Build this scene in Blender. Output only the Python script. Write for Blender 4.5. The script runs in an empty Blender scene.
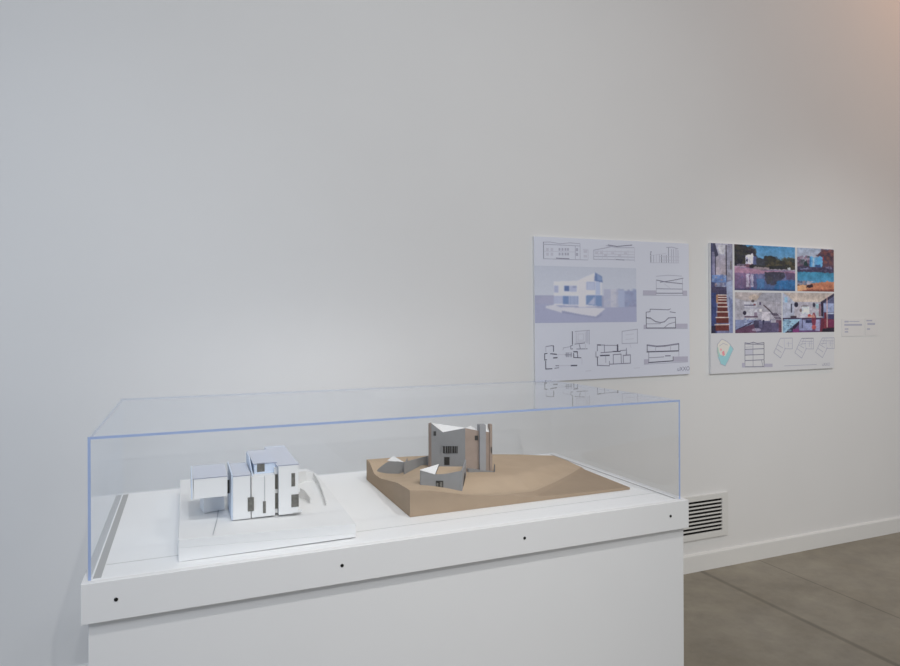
import bpy, bmesh, math, random
import numpy as np
random.seed(7); rng = np.random.default_rng(7)
sc = bpy.context.scene
COL = sc.collection

# ------------------------------------------------------------------ measured viewpoint
F, YAW, CY, CH = 639.15, math.radians(22.4956), 322.6, 1.5
S, C = math.sin(YAW), math.cos(YAW)
WALL_Y = 2.99
ROLL = math.radians(.2)                   # the camera leans a touch
def ray(px, py):
    px, py = 450+(px-450)*math.cos(ROLL)-(py-333)*math.sin(ROLL), 333+(px-450)*math.sin(ROLL)+(py-333)*math.cos(ROLL)
    dx = (px-450)/F; dz = -(py-CY)/F
    return dx*C+S, C-dx*S, dz
def onY(px, py, Y):
    a, b, c = ray(px, py); return (a*Y/b, Y, CH+c*Y/b)
def onZ(px, py, Z):
    a, b, c = ray(px, py); t = (Z-CH)/c; return (a*t, b*t, Z)
def hz(X, Y, py):                         # height over plan point (X, Y) seen at row py
    px = 450+F*(X*C-Y*S)/(X*S+Y*C)
    return CH-(py+(px-450)*math.sin(ROLL)-CY)*(X*S+Y*C)/F

# ------------------------------------------------------------------ colours / materials
def lin(c):
    c = np.asarray(c, float)/255.
    return np.where(c <= .04045, c/12.92, ((c+.055)/1.055)**2.4)
LIT = .56                                  # how bright a white surface on the wall ends up
def alb(r, g, b, k=LIT): return tuple(np.clip(lin((r, g, b))/k, 0.004, .92))+(1,)

def mat(name, col, rough=.6, spec=.3, noise=0, nscale=30, bump=0):
    m = bpy.data.materials.new(name); m.use_nodes = True
    nt = m.node_tree; b = nt.nodes['Principled BSDF']
    b.inputs['Base Color'].default_value = tuple(col[:3])+(1,)
    b.inputs['Roughness'].default_value = rough
    b.inputs['Specular IOR Level'].default_value = spec
    if noise or bump:
        tc = nt.nodes.new('ShaderNodeTexCoord'); n = nt.nodes.new('ShaderNodeTexNoise')
        n.inputs['Scale'].default_value = nscale; n.inputs['Detail'].default_value = 5
        nt.links.new(tc.outputs['Object'], n.inputs['Vector'])
        if noise:
            r = nt.nodes.new('ShaderNodeValToRGB')
            c = np.array(col[:3])
            r.color_ramp.elements[0].position = .3; r.color_ramp.elements[1].position = .7
            r.color_ramp.elements[0].color = tuple(np.clip(c*(1-noise), 0, 1))+(1,)
            r.color_ramp.elements[1].color = tuple(np.clip(c*(1+noise), 0, 1))+(1,)
            nt.links.new(n.outputs['Fac'], r.inputs['Fac']); nt.links.new(r.outputs['Color'], b.inputs['Base Color'])
        if bump:
            bp = nt.nodes.new('ShaderNodeBump'); bp.inputs['Strength'].default_value = bump; bp.inputs['Distance'].default_value = .002
            nt.links.new(n.outputs['Fac'], bp.inputs['Height']); nt.links.new(bp.outputs['Normal'], b.inputs['Normal'])
    return m

M = {}
M['wall'] = mat('wall_paint', (.80, .80, .795), .75, .15, noise=.008, nscale=2.5, bump=.03)
M['trim'] = mat('trim_paint', (.80, .80, .785), .4, .35)
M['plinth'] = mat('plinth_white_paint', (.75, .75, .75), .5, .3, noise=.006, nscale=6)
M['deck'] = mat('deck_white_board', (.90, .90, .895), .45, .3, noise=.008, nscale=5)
M['gap'] = mat('grey_gasket', (.47, .47, .465), .7)
M['seam'] = mat('seam_grey', (.52, .52, .51), .7)
M['screw'] = mat('dark_screw', (.012, .012, .012), .5)
M['white_card'] = mat('white_card', (.83, .83, .825), .6, .2)
M['white_step'] = mat('white_card_edge', (.72, .72, .715), .6, .2)
M['paint_line'] = mat('pencil_grey_joint', (.42, .43, .45), .7)
M['dark_open'] = mat('dark_opening', (.16, .155, .14), .6, noise=.3, nscale=120)
M['black_open'] = mat('black_slot', (.012, .012, .014), .5)
M['grey_card'] = mat('grey_card', (.275, .275, .275), .75, .15, noise=.03, nscale=60)
M['grey_light'] = mat('grey_card_light', (.34, .34, .35), .75, .15, noise=.02, nscale=60)
M['tan_card'] = mat('tan_card_wall', (.36, .285, .24), .75, .15, noise=.05, nscale=40)
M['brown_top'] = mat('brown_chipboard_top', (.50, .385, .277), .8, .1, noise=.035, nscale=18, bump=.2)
M['brown_side_shaded'] = mat('brown_chipboard_side_shaded', (.385, .292, .208), .8, .1, noise=.03, nscale=25)  # same chipboard as the top, with the upright faces' shade put into the colour
M['brown_slope_shaded'] = mat('brown_chipboard_slope_shaded', (.375, .286, .206), .8, .1, noise=.03, nscale=25)  # shade of the front-facing slope painted in as a darker chipboard tone
M['roof_white'] = mat('white_roof_card', (.86, .86, .86), .6, .2)
M['window_black'] = mat('dark_window', (.03, .028, .026), .5)
M['window_soft'] = mat('shaded_opening', (.055, .053, .05), .6)
M['vent'] = mat('vent_white_metal', (.76, .76, .74), .45, .4)
M['vent_dark'] = mat('vent_dark_duct', (.012, .010, .010), .8)
M['board_edge'] = mat('board_white_edge', (.80, .80, .81), .5, .3)
M['sheet_a'] = mat('board_print_cool_white', (.755, .785, .89), .45, .25)
M['sheet_b'] = mat('board_print_white', (.76, .77, .80), .45, .25)
M['label_card'] = mat('label_card', (.79, .785, .785), .5, .2)
for k, v in dict(ink_dark=(78, 78, 92), ink_mid=(116, 116, 130), ink_light=(146, 147, 160), ink_faint=(163, 164, 175), ink_earth=(150, 149, 163)).items():
    M[k] = mat(k, alb(*v), .6, .15)

def glassy(name, tint, edge=False):
    m = bpy.data.materials.new(name); m.use_nodes = True; nt = m.node_tree; nt.nodes.clear()
    out = nt.nodes.new('ShaderNodeOutputMaterial'); mix = nt.nodes.new('ShaderNodeMixShader')
    tr = nt.nodes.new('ShaderNodeBsdfTransparent'); tr.inputs[0].default_value = tint+(1,)
    if edge is False:
        g = nt.nodes.new('ShaderNodeBsdfGlossy'); g.inputs['Roughness'].default_value = .0
        g.inputs[0].default_value = (.95, .97, 1, 1)
        fr = nt.nodes.new('ShaderNodeFresnel'); fr.inputs['IOR'].default_value = 1.42
        geo = nt.nodes.new('ShaderNodeNewGeometry')
        inv = nt.nodes.new('ShaderNodeMath'); inv.operation = 'SUBTRACT'; inv.inputs[0].default_value = 1.0
        mul = nt.nodes.new('ShaderNodeMath'); mul.operation = 'MULTIPLY'
        nt.links.new(geo.outputs['Backfacing'], inv.inputs[1])      # each pane reflects once per side
        nt.links.new(fr.outputs[0], mul.inputs[0]); nt.links.new(inv.outputs[0], mul.inputs[1])
        nt.links.new(mul.outputs[0], mix.inputs[0])
        nt.links.new(tr.outputs[0], mix.inputs[1]); nt.links.new(g.outputs[0], mix.inputs[2])
    else:
        d = nt.nodes.new('ShaderNodeBsdfDiffuse'); d.inputs[0].default_value = edge[:3]+(1,)
        mix.inputs[0].default_value = edge[3]
        nt.links.new(tr.outputs[0], mix.inputs[1]); nt.links.new(d.outputs[0], mix.inputs[2])
    nt.links.new(mix.outputs[0], out.inputs[0])
    return m
M['acrylic'] = glassy('clear_acrylic', (.985, .99, .995))
M['acrylic_edge'] = glassy('acrylic_blue_edge', (.8, .88, 1.), (.33, .42, .66, .9))
M['acrylic_seam'] = glassy('acrylic_faint_seam', (.93, .94, .99), (.36, .40, .56, .45))
M['model_acrylic'] = glassy('frosted_model_acrylic', (.93, .95, 1.), (.85, .87, .92, .55))
M['model_acrylic_edge'] = glassy('frosted_model_edge', (.9, .92, 1.), (.38, .40, .48, .7))
M['blue_lit'] = mat('blue_daylit_wall', (.66, .74, .86), .4, .3)  # bluish daylight on the side walls put into the colour

# floor: polished concrete with two saw cuts
def floor_mat():
    m = bpy.data.materials.new('polished_concrete'); m.use_nodes = True; nt = m.node_tree; N = nt.nodes; L = nt.links
    b = N['Principled BSDF']; geo = N.new('ShaderNodeNewGeometry')
    def noise(sc_, det, rough=.6):
        n = N.new('ShaderNodeTexNoise'); n.inputs['Scale'].default_value = sc_; n.inputs['Detail'].default_value = det
        n.inputs['Roughness'].default_value = rough; L.new(geo.outputs['Position'], n.inputs['Vector']); return n
    r = N.new('ShaderNodeValToRGB')
    r.color_ramp.elements[0].position = .3; r.color_ramp.elements[1].position = .72
    r.color_ramp.elements[0].color = (.235, .206, .156, 1); r.color_ramp.elements[1].color = (.335, .303, .243, 1)
    L.new(noise(2.2, 8).outputs['Fac'], r.inputs['Fac'])
    r2 = N.new('ShaderNodeValToRGB'); r2.color_ramp.elements[0].position = .35; r2.color_ramp.elements[1].position = .65
    r2.color_ramp.elements[0].color = (.84, .84, .85, 1); r2.color_ramp.elements[1].color = (1.08, 1.08, 1.07, 1)
    L.new(noise(6, 9, .7).outputs['Fac'], r2.inputs['Fac'])
    mx = N.new('ShaderNodeMix'); mx.data_type = 'RGBA'; mx.blend_type = 'MULTIPLY'; mx.inputs[0].default_value = 1
    L.new(r.outputs[0], mx.inputs['A']); L.new(r2.outputs[0], mx.inputs['B'])
    sep = N.new('ShaderNodeSeparateXYZ'); L.new(geo.outputs['Position'], sep.inputs[0])
    prev = mx.outputs['Result']
    for x0, w, dark in ((2.861, .016, .66), (3.327, .005, .6)):
        s = N.new('ShaderNodeMath'); s.operation = 'SUBTRACT'; s.inputs[1].default_value = x0; L.new(sep.outputs['X'], s.inputs[0])
        a = N.new('ShaderNodeMath'); a.operation = 'ABSOLUTE'; L.new(s.outputs[0], a.inputs[0])
        mr = N.new('ShaderNodeMapRange'); mr.inputs['From Min'].default_value = w*.5; mr.inputs['From Max'].default_value = w*1.3
        mr.inputs['To Min'].default_value = dark; mr.inputs['To Max'].default_value = 1; L.new(a.outputs[0], mr.inputs['Value'])
        mm = N.new('ShaderNodeMix'); mm.data_type = 'RGBA'; mm.blend_type = 'MULTIPLY'; mm.inputs[0].default_value = 1
        L.new(prev, mm.inputs['A']); L.new(mr.outputs[0], mm.inputs['B']); prev = mm.outputs['Result']
    L.new(prev, b.inputs['Base Color'])
    b.inputs['Roughness'].default_value = .38; b.inputs['Specular IOR Level'].default_value = .3
    return m
M['floor'] = floor_mat()

# ------------------------------------------------------------------ object helpers
def link_mesh(name, verts, faces, mats, parent=None, mi=None, smooth=False):
    me = bpy.data.meshes.new(name); me.from_pydata([tuple(v) for v in verts], [], faces)
    for m in (mats if isinstance(mats, (list, tuple)) else [mats]): me.materials.append(m)
    if mi is not None: me.polygons.foreach_set('material_index', mi)
    if smooth: me.polygons.foreach_set('use_smooth', [True]*len(me.polygons))
    me.update()
    o = bpy.data.objects.new(name, me); COL.objects.link(o)
    if parent is not None:
        o.parent = parent
        o.location = -np.array(parent.location) if parent.type == 'EMPTY' else (0, 0, 0)
    return o

class MB:
    """collects shapes (world coordinates) that become ONE mesh"""
    def __init__(s): s.v = []; s.f = []; s.mi = []
    def add(s, v, f, mi=0):
        n = len(s.v); s.v += [tuple(p) for p in v]; s.f += [tuple(i+n for i in q) for q in f]; s.mi += [mi]*len(f); return s
    def box(s, a, b, mi=0, mis=None):
        x0, y0, z0 = a; x1, y1, z1 = b
        v = [(x0,y0,z0),(x1,y0,z0),(x1,y1,z0),(x0,y1,z0),(x0,y0,z1),(x1,y0,z1),(x1,y1,z1),(x0,y1,z1)]
        f = [(0,3,2,1),(4,5,6,7),(0,1,5,4),(1,2,6,5),(2,3,7,6),(3,0,4,7)]   # bottom top front right back left
        n = len(s.v); s.v += v; s.f += [tuple(i+n for i in q) for q in f]; s.mi += (mis or [mi]*6); return s
    def prism(s, poly, z0, z1, mi=0):           # plan polygon (ccw), z0/z1 numbers or per-vertex lists
        n = len(poly); z0 = z0 if isinstance(z0, (list, tuple)) else [z0]*n; z1 = z1 if isinstance(z1, (list, tuple)) else [z1]*n
        v = [(p[0], p[1], z0[i]) for i, p in enumerate(poly)]+[(p[0], p[1], z1[i]) for i, p in enumerate(poly)]
        f = [tuple(range(n))[::-1], tuple(range(n, 2*n))]+[(i, (i+1) % n, n+(i+1) % n, n+i) for i in range(n)]
        return s.add(v, f, mi)
    def slab(s, pts, t, mi=0):                  # 3-D polygon given a thickness along its normal
        P = np.array(pts, float); nrm = np.cross(P[1]-P[0], P[2]-P[0]); nrm /= np.linalg.norm(nrm)
        n = len(P); v = list(P)+list(P-nrm*t)
        f = [tuple(range(n)), tuple(range(2*n-1, n-1, -1))]+[(i, n+i, n+(i+1) % n, (i+1) % n) for i in range(n)]
        return s.add(v, f, mi)
    def wall(s, pts, t, mi=0):                  # run of wall: (x, y, z0, z1) stations, thickness t
        pts = np.array(pts, float); n = len(pts); d = np.gradient(pts[:, :2], axis=0)
        d /= np.linalg.norm(d, axis=1)[:, None]; nm = np.stack([-d[:, 1], d[:, 0]], 1)*t*.5
        v = []
        for p, q in zip(pts, nm):
            v += [(p[0]-q[0], p[1]-q[1], p[2]), (p[0]+q[0], p[1]+q[1], p[2]), (p[0]+q[0], p[1]+q[1], p[3]), (p[0]-q[0], p[1]-q[1], p[3])]
        f = []
        for i in range(n-1):
            a, b = 4*i, 4*i+4
            for k in range(4): f.append((a+k, b+k, b+(k+1) % 4, a+(k+1) % 4))
        f += [(0, 1, 2, 3), (4*n-1, 4*n-2, 4*n-3, 4*n-4)]
        return s.add(v, f, mi)
    def build(s, name, mats, parent=None, bevel=0, smooth=False):
        o = link_mesh(name, s.v, s.f, mats, parent, s.mi, smooth)
        bm = bmesh.new(); bm.from_mesh(o.data); bmesh.ops.recalc_face_normals(bm, faces=bm.faces); bm.to_mesh(o.data); bm.free()
        if bevel:
            m = o.modifiers.new('bevel', 'BEVEL'); m.width = bevel; m.segments = 2; m.limit_method = 'ANGLE'
        return o

def thing(name, label, cat, loc, group=None):
    o = bpy.data.objects.new(name, None); COL.objects.link(o); o.location = loc
    o.empty_display_size = .1; o['label'] = label; o['category'] = cat
    if group: o['group'] = group
    return o
def struct(o): o['kind'] = 'structure'; return o

# ------------------------------------------------------------------ setting
struct(MB().box((-5, WALL_Y, 0), (8.5, WALL_Y+.15, 5.2)).build('wall_back', M['wall']))
struct(MB().box((-5, -4.5, -.1), (8.5, WALL_Y+.15, 0)).build('floor', M['floor']))
b = MB()
prof = [(0, 0), (-.014, 0), (-.014, .096), (-.010, .104), (0, .106)]
vs = [(x, WALL_Y+p[0], p[1]) for x in (-5, 8.5) for p in prof]
b.add(vs, [(i, i+1, i+6, i+5) for i in range(4)]+[(4, 0, 5, 9), (0, 1, 2, 3, 4)[::-1], (5, 6, 7, 8, 9)])
struct(b.build('baseboard_back', M['trim']))

# ------------------------------------------------------------------ plinth
DZ = .90
PX0, PX1, PY0, PY1 = -.2245, 1.566, 1.683, 2.540
pl = thing('display_plinth', 'tall white plinth holding two building models under a clear case', 'plinth', (.67, 2.11, 0))
MB().box((-.212, 1.7025, 0), (1.5605, 2.522, .81)).build('body', M['plinth'], pl, bevel=.0015)
T = .018
fb = MB().box((PX0, PY0, .806), (PX1, PY0+T, DZ)).build('side_board', M['plinth'], pl, bevel=.0012)
MB().box((PX0, PY1-T, .806), (PX1, PY1, DZ)).build('side_board', M['plinth'], pl, bevel=.0012)
MB().box((PX0, PY0+T, .806), (PX0+T, PY1-T, DZ)).build('side_board', M['plinth'], pl, bevel=.0012)
MB().box((PX1-T, PY0+T, .806), (PX1, PY1-T, DZ)).build('side_board', M['plinth'], pl, bevel=.0012)
dk = MB().box((PX0+T, PY0+T, .85), (PX1-T, PY1-T, DZ)).build('deck_board', M['deck'], pl)
MB().box((-.203, 1.712, DZ), (-.186, 2.510, DZ+.0006)).build('gasket', M['gap'], pl)
MB().box((1.528, 1.712, DZ), (1.536, 2.510, DZ+.0006)).build('gasket', M['gap'], pl)
MB().box((-.183, 1.797, DZ), (1.524, 1.7995, DZ+.0004)).build('deck_seam', M['seam'], pl)
for (px, py) in ((116, 600), (342, 566.5), (524.5, 539.5), (670.5, 516.8)):
    x, _, z = onY(px, py, PY0)
    v = [(x+math.cos(a)*r, PY0-d, .8545+math.sin(a)*r) for r, d in ((.0044, 0), (.0044, .0012), (.0030, .0016), (.0024, .0006)) for a in [k*math.tau/16 for k in range(16)]]
    f = [(i*16+k, i*16+(k+1) % 16, i*16+16+(k+1) % 16, i*16+16+k) for i in range(3) for k in range(16)]+[tuple(range(48, 64))]
    link_mesh('screw', v, f, M['screw'], fb)

# ------------------------------------------------------------------ clear case
GX0, GX1, GY0, GY1, GZ1, GT = -.2115, 1.5455, 1.7005, 2.522, 1.236, .0062
ac = thing('acrylic_display_case', 'clear acrylic box cover with blue-tinted edges on the white plinth', 'display case', (.67, 2.11, DZ))
AM = [M['acrylic'], M['acrylic_edge'], M['acrylic_seam']]
z0, z1 = DZ+.0008, GZ1-GT
# faces: bottom top front right back left
MB().box((GX0+GT, GY0, z0), (GX1-GT, GY0+GT, z1), mis=[0, 0, 0, 0, 0, 0]).build('front_panel', AM, ac)
MB().box((GX0+GT, GY1-GT, z0), (GX1-GT, GY1, z1), mis=[0, 0, 0, 0, 0, 0]).build('back_panel', AM, ac)
MB().box((GX0, GY0, z0), (GX0+GT, GY1, z1), mis=[0, 2, 1, 0, 0, 0]).build('side_panel', AM, ac)
MB().box((GX1-GT, GY0, z0), (GX1, GY1, z1), mis=[0, 2, 1, 0, 0, 0]).build('side_panel', AM, ac)
MB().box((GX0, GY0, z1), (GX1, GY1, GZ1), mis=[0, 0, 1, 0, 2, 0]).build('top_panel', AM, ac)

# ------------------------------------------------------------------ white house model (left)
wm = thing('house_model', 'white card and frosted acrylic house model on a white slab base', 'architectural model', (.21, 2.08, DZ))
ZT = .956
BX0, BX1, BY0, BY1 = -.018, .437, 1.745, 2.412
zb = DZ+.0006
m = MB()
m.prism([(BX0, BY0), (BX1, BY0), (BX1, 2.33), (BX1-.02, BY1), (BX0, BY1)], [zb, zb+.0034, zb+.001, zb, zb], [.936, .914, .936, .936, .936])
m.prism([(BX0, BY0), (BX1, BY0), (BX1, 2.33), (BX1-.02, BY1), (BX0, BY1)], [.9362, .9142, .9362, .9362, .9362], [.956, .941, .955, .956, .956])
m.build('base_slab', [M['white_card']], wm, bevel=.0008)
def pxbox(m, x0, y0, x1, y1, Y, depth, zb_=None, k=0, s=(170, 430, 5.125), mi=0):
    X0, _, Z1 = onY(s[0]+x0/s[2], s[1]+y0/s[2], Y); X1, _, Z0 = onY(s[0]+x1/s[2], s[1]+y1/s[2], Y)
    if zb_ is not None: Z0 = zb_
    m.box((X0, Y, Z0), (X1, Y+depth, Z1), mi); return X0, X1, Z0, Z1
YH = 1.868
# left wing: cantilevered upper box with an open frosted roof, on a smaller foot
m = MB(); m.box((.0195, YH, 1.0235), (.1045, YH+.165, 1.0765)); m.build('wing_block', M['white_card'], wm)
MB().box((.013, YH, 1.023), (.0165, YH+.17, 1.079)).build('side_fin', M['blue_lit'], wm)
MB().box((.018, YH-.001, 1.0772), (.106, YH+.168, 1.0790), mis=[0, 0, 1, 0, 1, 0]).build('roof', [M['model_acrylic'], M['model_acrylic_edge']], wm)
m = MB(); m.prism([(.038, 2.03), (.048, 1.965), (.104, 1.985), (.104, YH+.16), (.040, YH+.16)], ZT-.001, 1.0230); m.build('wing_foot', M['roof_white'], wm)
# main blocks with gaps between them
def block(x0, x1, y0, y1, zt, name, mt):
    m = MB(); m.box((x0, y0, ZT-.002), (x1, y1, zt)); return m.build(name, mt, wm, bevel=.0005)
block(.1205, .1675, YH, YH+.17, 1.074, 'house_block', M['white_card'])
MB().box((.1165, YH+.0, ZT-.001), (.1200, YH+.185, 1.080)).build('side_fin', M['blue_lit'], wm)
MB().box((.121, YH-.001, 1.0745), (.168, YH+.17, 1.0765), mis=[0, 0, 1, 0, 1, 0]).build('roof', [M['model_acrylic'], M['model_acrylic_edge']], wm)
block(.1700, .2340, YH+.002, YH+.19, 1.068, 'house_block', M['white_card'])
block(.2440, .2990, YH-.002, YH+.28, 1.093, 'house_block', M['white_card'])
MB().box((.2350, YH+.02, ZT-.001), (.2435, YH+.12, 1.085)).build('link_wall', M['white_card'], wm)
MB().box((.168, YH+.02, ZT-.001), (.1698, YH+.12, 1.068)).build('slot', M['dark_open'], wm)
# upper storey with its window and slanted fin
m = MB(); m.box((.181, YH+.035, 1.0685), (.243, YH+.2, 1.096)); m.build('upper_storey', M['blue_lit'], wm)
m = MB(); v = [(.1755, YH+.01, 1.069), (.1755, YH+.20, 1.069), (.1755, YH+.20, 1.102), (.1755, YH+.12, 1.104)]
m.slab(v, .003); m.build('side_fin', M['blue_lit'], wm)
MB().box((.178, YH+.033, 1.0965), (.244, YH+.235, 1.0985), mis=[0, 0, 1, 0, 1, 0]).build('roof', [M['model_acrylic'], M['model_acrylic_edge']], wm)
MB().box((.2385, YH-.003, 1.0935), (.301, YH+.285, 1.0955), mis=[0, 0, 1, 1, 1, 1]).build('roof', [M['model_acrylic'], M['model_acrylic_edge']], wm)
m = MB(); m.box((.236, YH+.284, 1.07), (.30, YH+.287, 1.098)); m.build('back_wall', M['model_acrylic'], wm)
# openings
def opening(x0, y0, x1, y1, Y, mt='dark_open', name='window'):
    m = MB(); pxbox(m, x0, y0, x1, y1, Y-.0012, .0008); return m.build(name, M[mt], wm)
opening(398, 347, 430, 414, YH+.000); opening(476, 366, 491, 425, YH+.002)
opening(535, 228, 552, 302, YH+.019); opening(535, 325, 552, 402, YH+.019)
opening(446, 171, 485, 212, YH+.035); opening(294, 256, 306, 324, YH-.001, 'black_open')
opening(622, 222, 641, 288, YH-.002); opening(622, 332, 660, 392, YH-.002)
m = MB(); pxbox(m, 483.5, 236, 486.5, 366, YH+.0008, .0008); m.build('joint', M['paint_line'], wm)
m = MB(); pxbox(m, 411, 222, 414, 348, YH-.0012, .0008); m.build('joint', M['paint_line'], wm)
MB().box((.2995, YH+.0, .955), (.309, YH+.06, .9615)).build('balcony_slab', M['white_card'], wm)
MB().box((.2995, YH, 1.013), (.304, YH+.05, 1.027)).build('balcony_slab', M['white_card'], wm)
MB().box((.283, YH-.006, .9555), (.306, YH-.004, .9575)).build('step', M['seam'], wm)
# ground joints and the curved ramp wall
def strip(m, pts, w, z):
    P = np.array(pts, float)
    for p, q in zip(P[:-1], P[1:]):
        d = (q-p)/np.linalg.norm(q-p); n = np.array([-d[1], d[0]])*w/2
        m.add([(*(p-n), z), (*(q-n), z), (*(q+n), z), (*(p+n), z)], [(0, 1, 2, 3)])
m = MB(); strip(m, [(.0875, 1.984), (.079, 1.88), (.0635, 1.75)], .0022, ZT+.0006); m.build('path_joint', M['paint_line'], wm)
m = MB(); m.wall([(.300, 2.20, .95, .992), (.345, 2.21, .95, .992), (.385, 2.24, .95, .987), (.412, 2.24, .95, .978), (.415, 2.17, .95, .968), (.405, 2.05, .95, .962), (.392, 1.93, .95, .9575)], .003)
m.build('ramp_wall', M['white_step'], wm)
m = MB(); m.wall([(.302, 2.06, .95, .990), (.325, 2.055, .95, .985), (.345, 2.02, .95, .975), (.352, 1.97, .95, .966)], .003)
m.build('ramp_wall', M['white_step'], wm)

# ------------------------------------------------------------------ brown site model (right)
bmod = thing('house_model', 'grey tower house model with white folded roofs on a brown sloping chipboard site', 'architectural model', (1.05, 2.12, DZ))
RX0, RX1, RY0, RY1 = .638, 1.468, 1.868, 2.380
xi = [.638, .70, .75, .82, .883, .974, 1.08, 1.14, 1.21, 1.30, 1.39, 1.468]
front = [.983, .976, .966, .949, .939, .934, .929, .926, .924, .922, .920, .918]
plate = [.978, .977, .977, .975, .972, .968, .960, .956, .951, .943, .932, .924]
cr_y = [1.868, 1.868, 1.868, 1.868, 1.868, 1.872, 1.886, 1.925, 1.972, 2.035, 2.105, 2.17]
low = [.983, .976, .966, .949, .937, .926, .916, .913, .911, .910, .909, .908]
def terrain(x, y):
    dip = np.interp(y, [1.99, 2.19, 2.27, 2.34], [0, .030, .032, 0])*np.interp(x, [.72, .80], [1, 0])
    return terrain0(x, y)-dip
def terrain0(x, y):
    cy = np.interp(x, xi, cr_y); f_ = np.interp(x, xi, front); p_ = np.interp(x, xi, plate)
    if y >= cy:
        t = np.clip((y-cy)/.13, 0, 1); t = t*t*(3-2*t); return f_+(p_-f_)*t
    lo = np.interp(x, xi, low); t = (cy-y)/max(cy-RY0, 1e-6)
    drop = min((cy-y)/.02, 1)
    return f_-.0045*drop-(f_-.0045-lo)*t if f_-.0045 > lo else f_-(f_-lo)*min(drop, 1)
NX, NY = 100, 64
V = []; Fc = []; mi = []
xs = np.linspace(RX0, RX1, NX)
for i, x in enumerate(xs):
    cy = float(np.interp(x, xi, cr_y)); n1 = 14
    ys = list(np.linspace(RY0, cy, n1, endpoint=False))+list(np.linspace(cy, RY1, NY-n1)) if cy > RY0+1e-4 else [RY0]*n1+list(np.linspace(RY0, RY1, NY-n1))
    V += [(x, y, terrain(x, y)) for y in ys]
for i in range(NX-1):
    for j in range(NY-1):
        if i*0+j < 14 and max(np.interp(xs[i], xi, cr_y), np.interp(xs[i+1], xi, cr_y)) <= RY0+1e-4: continue
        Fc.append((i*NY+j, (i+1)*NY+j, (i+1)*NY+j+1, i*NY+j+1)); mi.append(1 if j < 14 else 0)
o = link_mesh('site_terrain', V, Fc, [M['brown_top'], M['brown_slope_shaded']], bmod, mi)
m = MB()
zb = DZ+.0006
def side(run):
    n = len(run); v = [(x, y, zb) for x, y, z in run]+[(x, y, z) for x, y, z in run]
    m.add(v, [(i, i+1, n+i+1, n+i) for i in range(n-1)])
side([V[i*NY] for i in range(NX)]); side([V[(NX-1)*NY+j] for j in range(14 if False else 0, NY)])
side([V[i*NY+NY-1] for i in range(NX-1, -1, -1)]); side([V[j] for j in range(NY-1, 13, -1)])
m.v and link_mesh('site_edge', m.v, m.f, M['brown_side_shaded'], bmod)
MB().box((RX0+.001, RY0+.001, zb), (RX1-.001, RY1-.001, zb+.001)).build('site_underside', M['brown_side_shaded'], bmod)

def gz(x, y): return float(terrain(x, y))
# tower: a four-cornered plan, corner nearest the viewer at column 465
def on_depth(px, d):                        # plan point at column px, distance d along the view axis
    t = (px-.45-450)/F*d; return np.array([t*C+d*S, -t*S+d*C])
Cc = on_depth(465.2, 2.272); Lc = on_depth(431.4, 2.285); Rc = on_depth(491.2, 2.300)
Lb = on_depth(428.4, 2.305); Bk = on_depth(452.0, 2.46); Rb = on_depth(486.5, 2.44)
def H(p, py): return hz(p[0], p[1], py)
t_ = thing_t = None
Mid = Cc+(Lc-Cc)*((465.2-443.)/(465.2-431.4)); Md2 = Cc+(Rc-Cc)*((477.8-465.2)/(491.2-465.2))
TG = .955
m = MB()
top = {'L': H(Lc, 423.2), 'm': H(Mid, 432.2), 'C': H(Cc, 428.0), 'd': H(Md2, 430.6), 'R': H(Rc, 425.2)}
m.add([(*Lc, TG), (*Cc, TG), (*Cc, top['C']), (*Mid, top['m']), (*Lc, top['L'])], [(0, 1, 2, 3, 4)])
m.build('front_wall', M['grey_card'], bmod)
m = MB(); m.add([(*Cc, TG), (*Rc, TG), (*Rc, H(Rc, 432.2)), (*Md2, top['d']), (*Cc, top['C'])], [(0, 1, 2, 3, 4)]); m.build('tan_wall', M['tan_card'], bmod)
m = MB(); m.prism([tuple(Lb), tuple(Lc), tuple(Lc+np.array([.008, .02])), tuple(Lb+np.array([.008, .02]))], TG, [H(Lb, 424.2), top['L'], top['L'], H(Lb, 424.2)]); m.build('corner_strip', M['tan_card'], bmod)
m = MB(); m.add([(*Rc, TG), (*Rb, TG), (*Rb, 1.085), (*Rc, H(Rc, 424.6))], [(0, 1, 2, 3)]); m.add([(*Rb, TG), (*Bk, TG), (*Bk, 1.085), (*Rb, 1.085)], [(0, 1, 2, 3)])
m.add([(*Bk, TG), (*Lb, TG), (*Lb, H(Lb, 424.2)), (*Bk, 1.085)], [(0, 1, 2, 3)]); m.build('rear_wall', M['tan_card'], bmod)
def dirn(a, b): return (b-a)/np.linalg.norm(b-a)
fd = dirn(Lc, Cc); fn = np.array([fd[1], -fd[0]])          # outward (towards the viewer)
if np.dot(fn, -Cc) < 0: fn = -fn
rd = dirn(Cc, Rc); rn = np.array([rd[1], -rd[0]])
if np.dot(rn, -Rc) < 0: rn = -rn
# folded roof: two white triangles falling to the dip in the front wall
def pcol(p): return 450+F*(p[0]*C-p[1]*S)/(p[0]*S+p[1]*C)
def back(p, dist, ref):                      # a roof point behind the wall, its height read along the sloping back edge
    q_ = p-fn*dist; return (*q_, H(q_, np.interp(pcol(q_), *ref)))
ref1 = ([431.4, 465.2], [422.9, 427.9]); Lq = back(Lc+fd*.012, .07, ref1); Cq = back(Cc-fd*.004, .09, ref1)
m = MB(); m.add([(*Lc, top['L']), (*Mid, top['m']), (*Cc, top['C']), Cq, Lq], [(0, 1, 4), (1, 3, 4), (1, 2, 3)])
Dq = Md2-rn*.10+rd*.006; ref2 = ([464, 476.5, 478.2], [427.8, 428.8, 425.6])
m.add([(*Cc, top['C']), (*Md2, top['d']), (*Dq, H(Dq, 425.8)), Cq], [(0, 1, 2), (0, 2, 3)])
r0 = Md2+rd*.012; r1 = Rc-rd*.006
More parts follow.
